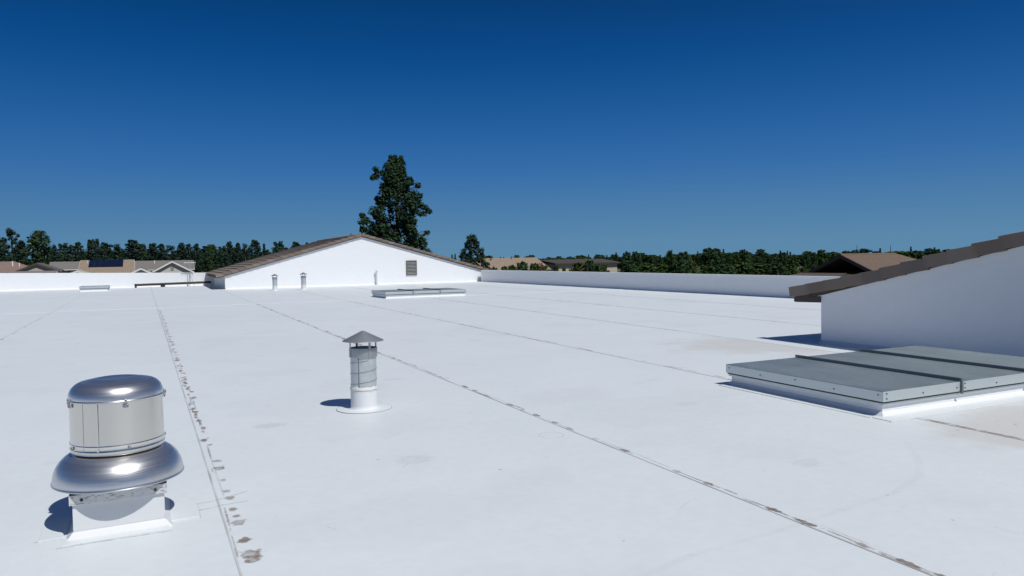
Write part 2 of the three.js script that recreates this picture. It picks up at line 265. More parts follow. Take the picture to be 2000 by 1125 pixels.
// angled tiles that close the gable edge: 'out' points away from the wall
function rakeTiles(roofPart, start, up, out, count, expo, mats, seed, drop = 0.2, lift = 0) {
  const R = rngOf(seed), n = new THREE.Vector3().crossVectors(up, out).normalize(); if (n.y < 0) n.negate();
  const len = expo + 0.08;
  const L = merge([new RoundedBoxGeometry(0.045, drop, len, 1, 0.008).translate(0, -drop / 2 + 0.035, 0), new RoundedBoxGeometry(0.19, 0.03, len, 1, 0.008).translate(-0.095, 0.02, 0)]);
  const zAxis = new THREE.Vector3().crossVectors(out, n), s = zAxis.dot(up) > 0 ? 1 : -1;
  for (let k = 0; k < count; k++) {
    const q = new THREE.Quaternion().setFromRotationMatrix(new THREE.Matrix4().makeBasis(out, n, zAxis));
    q.multiply(new THREE.Quaternion().setFromAxisAngle(new THREE.Vector3(1, 0, 0), s * (0.078 + (R() - 0.5) * 0.02)));
    const m = part(roofPart, 'rake_tile', L, mats[Math.floor(R() * mats.length)]); m.quaternion.copy(q);
    m.position.copy(start).addScaledVector(up, (k + 0.5) * expo).addScaledVector(n, 0.05 + (R() - 0.5) * 0.008 + lift * Math.max(0, 1 - k / 4));   // the lowest tiles ride up on the raised eave board
  }
}
{ // the gable across the far end of the roof
  const z = -49.7, xl = 3.72, xr = 21.14, xa = 12.38, ye = 0.85, ya = 3.27, s = (ya - ye) / (xa - xl);
  const t = thing('gable_end', 'wide sunlit white gable with brown tiled roof and louvred vent at the far end', 'gable');
  part(t, 'front_wall', prism([[xl, 0], [xr, 0], [xr, ye], [xa, ya], [xl, ye]], 'z', z - 0.25, z), M.coat);
  part(t, 'side_wall', box(xl, xl + 0.25, 0, ye, z - 12.4, z - 0.25), M.coat);
  part(t, 'side_wall', box(xr - 0.25, xr, 0, ye, z - 12.4, z - 0.25), M.coat);
  part(t, 'back_wall', prism([[xl, 0], [xr, 0], [xr, ye], [xa, ya], [xl, ye]], 'z', z - 12.65, z - 12.4), M.coat);
  part(t, 'base_flashing', cant(17.4).rotateY(-Math.PI / 2).translate(xr, 0, z), M.flash);
  const o = 0.5, yo = ye - s * o;
  const rf = part(t, 'roof', prism([[xl - o, yo], [xa, ya], [xr + o, yo], [xr + o, yo + 0.13], [xa, ya + 0.14], [xl - o, yo + 0.13]], 'z', z - 12.9, z + 0.06), M.brownWood);
  part(rf, 'barge_board', prism([[xl - o, yo - 0.02], [xa, ya - 0.02], [xr + o, yo - 0.02], [xr + o, yo + 0.1], [xa, ya + 0.1], [xl - o, yo + 0.1]], 'z', z + 0.062, z + 0.09), M.tiles[2]);
  const up = new THREE.Vector3(1, s, 0).normalize(), upR = new THREE.Vector3(-1, s, 0).normalize(), rows = 21, expo = Math.hypot(xa - xl + o, s * (xa - xl + o)) / rows;
  tileSlope(rf, new THREE.Vector3(xl - o, yo + 0.13, z + 0.05), new THREE.Vector3(0, 0, -1), up, 36, rows, 0.36, expo, 5, (c, r) => c < 12, M.tiles);
  tileSlope(rf, new THREE.Vector3(xr + o, yo + 0.13, z + 0.05), new THREE.Vector3(0, 0, -1), upR, 36, rows, 0.36, expo, 6, () => false, M.tiles);
  const out = new THREE.Vector3(0, 0, 1);
  rakeTiles(rf, new THREE.Vector3(xl - o, yo + 0.12, z + 0.12), up, out, rows, expo, M.tiles, 8, 0.17);
  rakeTiles(rf, new THREE.Vector3(xr + o, yo + 0.12, z + 0.12), upR, out, rows, expo, M.tiles, 9, 0.15);
  for (let k = 0; k < 30; k++) { const m = part(rf, 'ridge_tile', ridgeGeo(), M.tiles[k % 5]); m.position.set(xa, ya + 0.2, z - 0.15 - k * 0.42); m.rotation.x = 0.05; }
  // louvred vent
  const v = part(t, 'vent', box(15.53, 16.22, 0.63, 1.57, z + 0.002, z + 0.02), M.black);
  const fr = M.galvOld;
  for (const g of [box(15.49, 15.56, 0.59, 1.61, z, z + 0.06), box(16.19, 16.26, 0.59, 1.61, z, z + 0.06), box(15.56, 16.19, 0.59, 0.66, z, z + 0.06), box(15.56, 16.19, 1.54, 1.61, z, z + 0.06)]) part(v, "frame", g, M.tiles[2]);
  for (let k = 0; k < 9; k++) { const m = part(v, 'slat', new THREE.BoxGeometry(0.62, 0.012, 0.085), fr); m.position.set(15.875, 0.71 + k * 0.097, z + 0.03); m.rotation.x = 0.7; }
}
function ridgeGeo() { return ridgeGeo.g ??= prism([[-0.17, -0.075], [0, -0.02], [0.17, -0.075], [0.16, -0.045], [0, 0.02], [-0.16, -0.045]], 'z', -0.24, 0.24); }
{ // the gable beside the camera on the right
  const x = 10.85, zl = -9.76, ze = 7.56, zr = -1.1, ye = 0.88, s = 0.236, ya = ye + s * (zr - zl);
  const t = thing('gable_end', 'shaded white gable wall with dark tiled verge at the right edge', 'gable');
  part(t, 'side_wall', prism([[zl, 0], [ze, 0], [ze, ye], [zr, ya], [zl, ye]], 'x', x, x + 0.25), M.coat);
  part(t, 'front_wall', box(x + 0.25, 20.99, 0, ye, zl, zl + 0.25), M.coat);
  part(t, 'back_wall', box(x + 0.25, 20.99, 0, ye, ze - 0.25, ze), M.coat);
  part(t, 'base_flashing', cant(ze - zl, 0.07).rotateZ(Math.PI / 2).translate(x, 0, zl), M.flash);
  const o = 0.62, yo = ye - s * o;
  const rf = part(t, 'roof', prism([[zl - o, yo + 0.004], [zr, ya + 0.004], [ze + o, yo + 0.004], [ze + o, yo + 0.09], [zr, ya + 0.09], [zl - o, yo + 0.09]], 'x', x - 0.02, 21.4), M.brownWood);
  const up = new THREE.Vector3(0, s, 1).normalize(), up2 = new THREE.Vector3(0, s, -1).normalize(), rows = 24, expo = Math.hypot(zr - zl + o, s * (zr - zl + o)) / rows;
  tileSlope(rf, new THREE.Vector3(x + 0.02, yo + 0.09, zl - o), new THREE.Vector3(1, 0, 0), up, 30, rows, 0.35, expo, 15, () => false, M.tiles);
  tileSlope(rf, new THREE.Vector3(x + 0.02, yo + 0.09, ze + o), new THREE.Vector3(1, 0, 0), up2, 30, rows, 0.35, expo, 16, () => false, M.tiles);
  const out = new THREE.Vector3(-1, 0, 0);
  rakeTiles(rf, new THREE.Vector3(x - 0.06, yo + 0.105, zl - o), up, out, rows, expo, M.tiles, 18, 0.19, 0.085);
  rakeTiles(rf, new THREE.Vector3(x - 0.06, yo + 0.105, ze + o), up2, out, rows, expo, M.tiles, 19, 0.19, 0.085);
  // boxed eave: brown beam end and white return of the wall
  part(t, 'eave_beam', prism([[zl - 0.575, 0.735], [zl - 0.003, 0.75], [zl - 0.003, 0.862], [zl - 0.24, 0.85], [zl - 0.24, 0.985], [zl - 0.575, 0.93]], 'x', x - 0.03, 21.0), M.brownWood);
  part(t, 'wall_return', prism([[zl - 0.237, 0.853], [zl - 0.003, 0.865], [zl - 0.003, 0.955], [zl - 0.237, 0.935]], 'x', x - 0.012, x + 0.4), M.coat);
}
console.log('gables done');

// ---------------------------------------------------------------- exhaust fan
{
  const f = thing('exhaust_fan', 'spun aluminium mushroom exhaust fan on a white square curb, front left', 'exhaust fan', [-0.27, 0, -5.37]);
  f.rotation.y = 0.02;
  const cb = part(f, 'curb', merge([box(-0.25, 0.25, 0, 0.235, -0.25, 0.25)]), M.curb);
  part(cb, 'base_flashing', skirtGeometry(-0.252, 0.252, -0.252, 0.252, 0.0, 0.05, 0.045), M.curb);
  part(cb, 'flange', merge([rbox(-0.31, 0.27, 0.004, 0.014, 0.22, 0.36, 0.003), rbox(-0.44, -0.31, 0.004, 0.012, -0.2, 0.2, 0.003), rbox(0.25, 0.45, 0.004, 0.012, -0.1, 0.2, 0.003)]), plainMembrane);
  const capTex = noiseTexture(256, 64, (u, v) => { const n = fbm(u * 30, v * 9, 4), dk = smooth(0.58, 0.72, n) * 0.65; const c = 0.62 + 0.1 * fbm(u * 5, v * 3, 3); return [toS(lerp(c, 0.14, dk)), toS(lerp(c, 0.12, dk)), toS(lerp(c, 0.11, dk))]; });
  const capM = mat(0xffffff, 0.55, 0.3, { map: capTex });
  const cap = part(f, 'curb_cap', merge([box(-0.266, 0.266, 0.215, 0.268, 0.253, 0.266), box(-0.266, 0.266, 0.215, 0.268, -0.266, -0.253), box(0.253, 0.266, 0.215, 0.268, -0.252, 0.252), box(-0.266, -0.253, 0.215, 0.268, -0.252, 0.252), box(-0.266, 0.266, 0.2685, 0.274, -0.266, 0.266)]), capM);
  for (const [x, m] of [[-0.2, M.iron], [0.2, M.rust]]) { const b = part(cap, 'screw', new THREE.CylinderGeometry(0.009, 0.009, 0.008, 10).rotateX(Math.PI / 2), m); b.position.set(x, 0.243, 0.269); }
  part(f, 'throat', lathe([[0.225, 0.272], [0.225, 0.36], [0.20, 0.44]], 40), M.black);
  // bell: rolled rim, convex shoulder
  const bell = []; for (let k = 0; k <= 22; k++) { const a = k / 22 * Math.PI / 2; bell.push([0.375 - 0.152 * (1 - Math.cos(a)), 0.302 + 0.178 * Math.sin(a)]); }
  part(f, 'bell', lathe([[0.30, 0.45], [0.345, 0.38], [0.364, 0.306], [0.366, 0.296], [0.374, 0.290], [0.380, 0.294], [0.380, 0.300], ...bell, [0.215, 0.482], [0.2, 0.482]], 96), M.spun);
  const drum = part(f, 'drum', lathe([[0.2, 0.484], [0.262, 0.484], [0.268, 0.488], [0.268, 0.500], [0.273, 0.504], [0.273, 0.512], [0.268, 0.516], [0.268, 0.536], [0.273, 0.540], [0.273, 0.546], [0.268, 0.550], [0.266, 0.80], [0.266, 0.815]], 96), M.drum);
  part(drum, 'lap_seam', new THREE.CylinderGeometry(0.2705, 0.2705, 0.31, 4, 1, true, 5.86, 0.05).translate(0, 0.66, 0), M.drum);
  part(drum, 'lap_seam', new THREE.CylinderGeometry(0.2695, 0.2695, 0.31, 4, 1, true, 5.52, 0.02).translate(0, 0.66, 0), M.drum);
  for (const a of [0.25, -1.15, 1.7, 3.2]) { const b = part(drum, 'bolt', new THREE.SphereGeometry(0.0095, 10, 8), M.bolt); b.position.set(Math.sin(a) * 0.272, 0.526, Math.cos(a) * 0.272); }
  const dome = [[0.268, 0.806], [0.274, 0.808], [0.278, 0.812], [0.277, 0.817], [0.272, 0.820]]; for (let k = 0; k <= 14; k++) { const a = k / 14 * Math.PI / 2; dome.push([0.272 - 0.092 * (1 - Math.cos(a)), 0.822 + 0.096 * Math.sin(a)]); }
  part(f, 'dome', lathe([...dome, [0.15, 0.926], [0.12, 0.931], [0.10, 0.931], [0.092, 0.927], [0.05, 0.926], [0.0001, 0.926]], 96), M.spun);
  for (const a of [0.2, -1.2, 1.65, 3.1]) {
    const c = part(f, 'clip', merge([rbox(-0.008, 0.008, 0.782, 0.828, 0, 0.012, 0.003), rbox(-0.015, 0.015, 0.776, 0.796, 0.0, 0.009, 0.003), bar([-0.011, 0.806, 0.012], [0.011, 0.812, 0.014], 0.004)]), M.bolt);
    c.position.set(Math.sin(a) * 0.272, 0, Math.cos(a) * 0.272); c.rotation.y = a;
  }
}

// ---------------------------------------------------------------- vent pipes
function ventPipe(label, x, z, sy, sr, turn, detailed) {
  const p = thing('vent_pipe', label, 'vent pipe', [x, 0.004, z], detailed ? undefined : 'galvanised vent pipes on the roof', turn);
  const r = 0.142 * sr, Y = y => y * sy;
  part(p, 'membrane_boot', lathe([[r + 0.06, 0.0], [r + 0.03, Y(0.006)], [r + 0.010, Y(0.02)], [r + 0.005, Y(0.05)], [r + 0.004, Y(0.215)], [r, Y(0.22)]], 48), M.flash);
  if (detailed) { const c = part(p, 'flange', lathe([[0.305, 0], [0.300, 0.007], [0.2, 0.008], [r, 0.009]], 64), plainMembrane); const e = part(c, 'edge_sealant', new THREE.TorusGeometry(0.303, 0.0035, 6, 90).rotateX(Math.PI / 2).translate(0, 0.004, 0), mat(rgb(0.36, 0.35, 0.34), 0.8)); e.castShadow = true; }
  // sealant bead with drips
  const R = rngOf(31), bead = lathe([[r, Y(0.212)], [r + 0.009, Y(0.218)], [r + 0.010, Y(0.228)], [r + 0.004, Y(0.243)], [r, Y(0.247)]], 48), bp = bead.attributes.position;
  for (let k = 0; k < bp.count; k++) { const a = Math.atan2(bp.getX(k), bp.getZ(k)); bp.setY(k, bp.getY(k) + 0.012 * (vnoise(a * 5 + 20, 3) - 0.5) + (bp.getY(k) > Y(0.235) ? 0.016 * vnoise(a * 9 + 50, 1) : 0)); }
  bead.computeVertexNormals(); part(p, 'sealant_bead', bead, M.sealant);
  part(p, 'pipe', lathe([[r, Y(0.20)], [r, Y(0.66)], [r - 0.004, Y(0.662)], [r - 0.004, Y(0.3)]], 48), M.galv);
  if (detailed) {                                       // rolled spiral seam and upright lap
    for (let k = 0; k < 3; k++) { const pts = []; for (let q = 0; q <= 48; q++) { const a = q / 48 * Math.PI * 2; pts.push(new THREE.Vector3(Math.sin(a) * (r + 0.001), 0.195 + (k + a / (Math.PI * 2)) * 0.118, Math.cos(a) * (r + 0.001))); } part(p, 'spiral_seam', new THREE.TubeGeometry(new THREE.CatmullRomCurve3(pts), 96, 0.0035, 6), M.seam); }
    part(p, 'lap_seam', box(-0.006, 0.006, 0.25, 0.58, r - 0.004, r + 0.003).rotateY(-0.72), M.seam);
  }
  part(p, 'collar', lathe([[r + 0.002, Y(0.582)], [r + 0.012, Y(0.582)], [r + 0.012, Y(0.682)], [r + 0.008, Y(0.684)], [r + 0.004, Y(0.682)], [r + 0.004, Y(0.59)]], 48), M.galvOld);
  for (let k = 0; k < 4; k++) part(p, 'strap', box(-0.013, 0.013, Y(0.585), Y(0.772), r + 0.0125, r + 0.0165).rotateY(0.12 + k * Math.PI / 2), M.galvOld);
  part(p, 'rain_cap', lathe([[0.0001, Y(0.855)], [0.222 * sr, Y(0.757)], [0.226 * sr, Y(0.757)], [0.226 * sr, Y(0.763)], [0.012, Y(0.868)], [0.0001, Y(0.870)]], 48), M.galvOld);
  return p;
}
{ const p = ventPipe('large galvanised vent pipe with cone cap and white base, mid roof', 2.02, -8.15, 1, 1, 0.1, true); p.rotation.z = -0.006; }
ventPipe('small capped vent pipe before the gable, nearer its left corner', 6.06, -44.85, 1.12, 0.95, 0.4, false);
ventPipe('small capped vent pipe before the gable, taller one right of its pair', 7.69, -44.85, 1.18, 1.0, 0.9, false);
{
  const p = thing('plumbing_pipe', 'thin white plumbing pipe standing against the gable wall', 'pipe', [13.37, 0, -49.52]);
  part(p, 'pipe', cyl(0.06, 0.06, 0.93, 0, 0.0, 0, 16), M.flash); part(p, 'cap', cyl(0.1, 0.1, 0.04, 0, 0.93, 0, 16), M.flash);
}

// ---------------------------------------------------------------- skylights
function skylight(label, n, pw, depth, x, z, h = 1) {
  const t = thing('skylight', label, 'skylight', [x, 0, z], 'metal framed skylights');   // origin: its front left corner
  const W = n * pw, b = 0.05;
  const cb = part(t, 'curb', merge([box(b, W - b, 0, 0.138 * h, -depth + b, -b)]), M.coat);
  part(cb, 'base_flashing', skirtGeometry(b - 0.002, W - b + 0.002, -depth + b - 0.002, -b + 0.002, 0, 0.055 * h, 0.06), M.flash);
  part(cb, 'flange', merge([rbox(-0.1, W + 0.1, 0.004, 0.014, -b, 0.17, 0.003), rbox(-0.12, b, 0.004, 0.012, -depth, -b, 0.003)]), plainMembrane);
  part(t, 'counter_flashing', merge([rbox(0.022, W - 0.022, 0.118 * h, 0.143 * h, -depth + 0.022, -0.022, 0.004)]), M.galvPale);
  for (let k = 0; k < n; k++) {
    const x0 = k * pw + (k ? 0.012 : 0), x1 = (k + 1) * pw - (k < n - 1 ? 0.012 : 0);
    const g = new THREE.PlaneGeometry(x1 - x0 - 0.002, depth - 0.002, 10, 14).rotateX(-Math.PI / 2), q = g.attributes.position;
    for (let i = 0; i < q.count; i++) { const a = q.getX(i) / (x1 - x0) * 2, c = q.getZ(i) / depth * 2; q.setY(i, 0.012 * (1 - a * a) * (1 - c * c) + 0.004 * (vnoise(q.getX(i) * 3 + k * 5, q.getZ(i) * 3) - 0.5) * (1 - a * a) * (1 - c * c)); }
    g.computeVertexNormals(); g.translate((x0 + x1) / 2, 0.264 * h, -depth / 2);
    part(t, 'panel', g, M.panel);
    const side = [rbox(x0, x1, 0.160 * h, 0.263 * h, -0.014, 0, 0.003), rbox(x0, x1, 0.160 * h, 0.263 * h, -depth, -depth + 0.014, 0.003)];
    if (k === 0) side.push(rbox(x0, x0 + 0.014, 0.160 * h, 0.2625 * h, -depth + 0.0145, -0.0145, 0.003));
    if (k === n - 1) side.push(rbox(x1 - 0.014, x1, 0.160 * h, 0.2625 * h, -depth + 0.0145, -0.0145, 0.003));
    const fr = part(t, 'frame', side[0], M.galvPale); for (const g of side.slice(1)) part(t, 'frame', g, M.galvPale);
    const riv = [[x0 + 0.05, 0.24], [x0 + 0.05, 0.19], [(x0 + x1) / 2, 0.2], [x1 - 0.06, 0.205]];
    for (const [rx, ry] of riv) { const m = part(fr, 'rivet', rivetG, M.iron); m.position.set(rx, ry * h, 0.002); }
    if (k === 0) for (let q2 = 0; q2 < 5; q2++) { const m = part(fr, 'rivet', rivetG, M.iron); m.position.set(-0.002, (0.225 - (q2 % 2) * 0.02) * h, -0.06 - q2 * (depth - 0.12) / 4); }
    if (k) part(t, 'joint_strip', merge([rbox(k * pw - 0.013, k * pw + 0.013, 0.2645 * h, 0.30 * h, -depth - 0.005, 0.012, 0.004), rbox(k * pw - 0.013, k * pw + 0.013, 0.135 * h, 0.2642 * h, 0.001, 0.02, 0.004)]), M.galvDark);
  }
  part(t, 'frame_lip', rbox(0.012, W - 0.012, 0.144 * h, 0.1595 * h, -depth + 0.012, -0.012, 0.002), M.black);
  return t;
}
const rivetG = new THREE.SphereGeometry(0.0075, 8, 6);
const panC = noiseTexture(512, 512, (u, v) => { const n = wrapN(u, v, 40, 3), s = wrapN(u, v, 4, 4), k = 0.86 + 0.14 * n + 0.42 * (s - 0.5); return [toS(0.38 * k), toS(0.445 * k), toS(0.45 * k)]; });
const panR = noiseTexture(256, 256, (u, v) => { const n = wrapN(u, v, 30, 3), s = wrapN(u, v, 5, 3); return [0, 0.34 + 0.16 * n + 0.16 * s, 0.66]; }, false);
M.panel = mat(0xffffff, 1, 1, { map: panC, roughnessMap: panR, metalnessMap: panR });
M.galvPale = mat(rgb(0.60, 0.65, 0.66), 0.48, 0.6);
M.galvDark = mat(rgb(0.17, 0.20, 0.21), 0.5, 0.6);
skylight('large grey metal skylight with three panels beside the shaded gable', 3, 1.2, 2.26, 6.44, -5.03);
skylight('grey three-panel skylight in front of the far white gable', 3, 1.24, 2.3, 8.72, -31.0, 1.1);
skylight('small grey single-panel skylight near the back left parapet', 1, 1.62, 1.7, -4.52, -53.3, 1.25);

// ---------------------------------------------------------------- iron pipe on blocks, antenna tripod
{
  const p = thing('drain_pipe', 'dark iron pipe on low supports along the back left parapet', 'pipe', [0, 0, -59]);
  part(p, 'pipe', bar([-1.5, 0.2, 0], [3.45, 0.27, 0], 0.085, 14), M.iron);
  part(p, 'elbow', merge([new THREE.SphereGeometry(0.095, 14, 10).translate(-1.52, 0.2, 0), bar([-1.52, 0.2, 0], [-1.52, 0.0, 0], 0.07, 12)]), M.iron);
  for (const [x, y] of [[0.22, 0.14]]) part(p, 'support_block', box(x - 0.15, x + 0.15, 0, y, -0.12, 0.12), M.iron);
}
{
  const a = thing('antenna_tripod', 'thin metal antenna tripod standing before the parapet by the gable', 'antenna', [2.06, 0, -59.5]);
  const m = M.galvPale;
  part(a, 'mast', bar([0, 0.35, 0], [0.02, 1.75, 0], 0.022), m);
  for (let k = 0; k < 3; k++) { const t = k * 2.1 + 0.3; part(a, 'leg', bar([0, 1.0, 0], [Math.cos(t) * 0.28, 0, Math.sin(t) * 0.28], 0.018), m); }
  part(a, 'crossbar', merge([bar([-0.4, 1.72, 0], [0.4, 1.72, 0], 0.018), ...[-0.36, -0.12, 0.12, 0.36].map(x => bar([x, 1.55, 0], [x, 1.88, 0], 0.012))]), m);
}

// ---------------------------------------------------------------- houses
const GY = -5;
const RM = {
  tan: roofMat([0.30, 0.235, 0.17], 3, 2), brown: roofMat([0.11, 0.085, 0.07], 3, 2), slate: roofMat([0.12, 0.11, 0.115], 3, 2), rose: roofMat([0.25, 0.17, 0.145], 3, 2), dark: roofMat([0.07, 0.06, 0.055], 3, 1), pale: roofMat([0.5, 0.46, 0.42], 2, 1), ochre: roofMat([0.165, 0.118, 0.085], 4, 2), grey: roofMat([0.2, 0.185, 0.17], 3, 2),
};
// gabled house: ridge along 'x' or 'z'; c = [cx, cz], L = ridge length, D = depth across the ridge, ry = ridge height
function house(name, label, o) {
  const { c, L, D, ry, pitch, ridge, wall, roofM, trim = M.trim, over = 0.4, hip = 0 } = o;
  const t = thing(name, label, 'house', [c[0], GY, c[1]], 'houses around the building', ridge === 'x' ? 0 : Math.PI / 2);
  const h = ry - GY, ey = h - pitch * D / 2;          // local: ridge along x, z across
  const hl = L / 2, hd = D / 2;
  const gable = hip ? [[-hd, 0], [hd, 0], [hd, ey - 0.02], [-hd, ey - 0.02]] : [[-hd, 0], [hd, 0], [hd, ey - 0.02], [0, h - 0.02], [-hd, ey - 0.02]];
  const w = part(t, 'wall', prism(gable, 'x', -hl, hl), wall);
  const rf = new THREE.Group(); rf.name = 'roof'; t.add(rf);
  for (const s of [1, -1]) {
    const e = hd + over, y = h - pitch * e, l = hl + over, lr = hip ? [[-l, l], [-l + (hip < 0 ? e : 0), l - (hip > 0 ? e * 0.8 : 0)]] : [[-l, l], [-l, l]];
    const A = [[lr[0][0], y, s * e], [lr[0][1], y, s * e], [lr[1][1], h, 0], [lr[1][0], h, 0]];
    const g = new THREE.BufferGeometry(), P = [], UV = [], th = 0.16, quad = (a, b, cc, d) => { P.push(...a, ...b, ...cc, ...a, ...cc, ...d); UV.push(0, 0, 1, 0, 1, 1, 0, 0, 1, 1, 0, 1); };
    const up = A.map(v => [v[0], v[1] + th, v[2]]);
    if (s > 0) quad(up[0], up[1], up[2], up[3]); else quad(up[1], up[0], up[3], up[2]);
    quad(A[1], A[0], A[3], A[2]); for (let k = 0; k < 4; k++) quad(A[k], A[(k + 1) % 4], up[(k + 1) % 4], up[k]);
    g.setAttribute('position', new THREE.Float32BufferAttribute(P, 3)); g.setAttribute('uv', new THREE.Float32BufferAttribute(UV, 2)); g.computeVertexNormals();
    part(rf, 'slope', g, roofM);
    if (!hip || hip < 0) for (const q of hip < 0 ? [1] : [1, -1]) part(rf, 'barge_board', prism([[0, h - 0.22], [s * e, y - 0.22], [s * e, y + 0.12], [0, h + 0.12]], 'x', q * (l + 0.012) - 0.02, q * (l + 0.012) + 0.02), trim);
    if (hip > 0) part(rf, 'barge_board', prism([[0, h - 0.22], [s * e, y - 0.22], [s * e, y + 0.12], [0, h + 0.12]], 'x', -l - 0.04, -l - 0.001), trim);
    part(rf, 'fascia', box(-l, l, y - 0.1, y + 0.08, s * e + (s > 0 ? 0.002 : -0.042), s * e + (s > 0 ? 0.042 : -0.002)), trim);
  }
  if (hip) { const e = hd + over, l = hl + over, y = h - pitch * e, q = hip > 0 ? 1 : -1; const P = [[q * l, y + 0.15, e], [q * l, y + 0.15, -e], [q * (l - e * 0.8), h + 0.15, 0]]; if (q < 0) P.reverse(); const g = new THREE.BufferGeometry(); g.setAttribute('position', new THREE.Float32BufferAttribute(P.flat(), 3)); g.setAttribute('uv', new THREE.Float32BufferAttribute([0, 0, 1, 0, 0.5, 1], 2)); g.computeVertexNormals(); part(rf, 'hip_slope', g, roofM); }
  part(rf, 'ridge_cap', prism([[-0.2, h + 0.09], [0.2, h + 0.09], [0, h + 0.22]], 'x', -hl - over, hl + over - (hip > 0 ? (hd + over) * 0.8 : 0)), roofM);
  for (const z of [hd, -hd]) for (const x of [-hl * 0.55, hl * 0.55]) { const wd = part(t, 'window', box(x - 0.6, x + 0.6, 1, 2.2, z + (z > 0 ? 0.002 : -0.06), z + (z > 0 ? 0.06 : -0.002)), trim); part(wd, 'pane', box(x - 0.5, x + 0.5, 1.1, 2.1, z + (z > 0 ? 0.062 : -0.075), z + (z > 0 ? 0.075 : -0.062)), M.glass); }
  if (o.vent) { const v = part(t, 'gable_vent', box(hl * o.vent + (o.vent > 0 ? 0.002 : -0.05), hl * o.vent + (o.vent > 0 ? 0.05 : -0.002), h - 1.75, h - 0.95, -0.28, 0.28), M.stuccoGrey); v.name = 'gable_vent'; }
  for (const [x, z, hh, r] of o.stacks ?? []) part(rf, 'roof_vent', cyl(r, r, hh + 0.4, x, h - pitch * Math.abs(z) - 0.2, z, 10), trim);
  t.userData.h = h; return t;
}
{
  const s = house('house', 'tan-roofed house with a dark solar array behind the back left parapet', { c: [-9.5, -175], L: 9.2, D: 14, ry: 2.5, pitch: 0.36, ridge: 'x', wall: M.stucco, roofM: RM.tan, over: 0.35, stacks: [[-3.6, 1.5, 0.5, 0.08]] });
  const h = s.userData.h; delete s.userData.h; const ang = Math.atan(0.36);
  const pm = mat(rgb(0.008, 0.011, 0.03), 0.25, 0.1), fm = mat(rgb(0.03, 0.03, 0.035), 0.4, 0.6);
  for (let r = 0; r < 2; r++) for (let k = 0; k < 6; k++) {
    const q = part(s, 'solar_panel', rbox(-0.51, 0.51, -0.02, 0.02, -0.98, 0.98, 0.01), fm); const d = 1.25 + r * 1.86, x = -2.75 + k * 1.03;
    q.position.set(x, h + 0.33 - 0.36 * d, d * 1.0); q.rotation.x = ang;
    part(q, 'cell_sheet', box(-0.485, 0.485, 0.0205, 0.024, -0.955, 0.955), pm);
  }
}
const unH = t => { delete t.userData.h; return t; };
unH(house('house', 'pale house with steep white-trimmed gable behind the iron pipe', { c: [2.37, -166], L: 12, D: 6.9, ry: 2.15, pitch: 0.56, ridge: 'z', wall: M.stuccoPale, roofM: RM.slate, trim: M.trim, over: 0.45, vent: -1 }));
unH(house('house', 'grey-roofed house wing behind the steep white-trimmed gable', { c: [1.2, -176], L: 10.5, D: 9, ry: 2.2, pitch: 0.35, ridge: 'x', wall: M.stuccoPale, roofM: RM.grey, stacks: [[-2, 1.5, 0.6, 0.1]] }));
unH(house('house', 'little white-walled gable just right of the solar-roofed house', { c: [-2.9, -152], L: 7, D: 4.2, ry: 0.95, pitch: 0.5, ridge: 'z', wall: M.trim, roofM: RM.slate }));
unH(house('house', 'beige gable with dark roof near the left edge', { c: [-20.6, -168], L: 9, D: 8, ry: 2.1, pitch: 0.42, ridge: 'z', wall: M.stucco, roofM: RM.slate, trim: M.brownWood, over: 0.3 }));
unH(house('house', 'rose-brown roofed house at the extreme left', { c: [-28.5, -180], L: 13, D: 11, ry: 2.5, pitch: 0.38, ridge: 'x', wall: M.stucco, roofM: RM.rose, hip: 1, stacks: [[2, 2.2, 0.9, 0.15], [3.2, 2.6, 0.7, 0.12]] }));
unH(house('house', 'low dull-roofed house just over the left end of the back parapet', { c: [-23.5, -152], L: 14, D: 7, ry: 0.62, pitch: 0.3, ridge: 'x', wall: M.stuccoPale, roofM: RM.grey }));
unH(house('house', 'grey-roofed house between the dark gable and the solar-roofed house', { c: [-17.2, -192], L: 8, D: 8, ry: 2.35, pitch: 0.36, ridge: 'x', wall: M.stuccoGrey, roofM: RM.grey }));
unH(house('house', 'low house with pale roof before the solar-roofed house', { c: [-12.4, -148], L: 6, D: 4.4, ry: 0.72, pitch: 0.4, ridge: 'z', wall: M.stuccoPale, roofM: RM.pale }));
unH(house('house', 'long tan-roofed house right of the far white gable', { c: [63.2, -136], L: 13.4, D: 12, ry: 1.5, pitch: 0.36, ridge: 'x', wall: M.stucco, roofM: RM.tan, trim: M.brownWood, stacks: [[-3.6, 1.0, 0.9, 0.12], [1.2, 0.4, 0.45, 0.09]] }));
unH(house('house', 'beige-walled low house with dark roof beside the long tan roof', { c: [79.4, -137], L: 14.5, D: 12, ry: 0.98, pitch: 0.1, ridge: 'x', wall: M.stucco, roofM: RM.dark, trim: M.brownWood, over: 0.5 }));
unH(house('house', 'brown-roofed house with dark gable above the right parapet', { c: [67.6, -53.1], L: 11, D: 8.6, ry: 1.33, pitch: 0.43, ridge: 'x', wall: M.stucco, roofM: RM.ochre, trim: M.brownWood, over: 0.45, hip: 1 }));
unH(house('house', 'low brown roof before the dark gable at the right parapet', { c: [59.5, -53.4], L: 5, D: 9.6, ry: -0.55, pitch: 0.12, ridge: 'z', wall: M.stuccoGrey, roofM: RM.brown, trim: M.brownWood }));
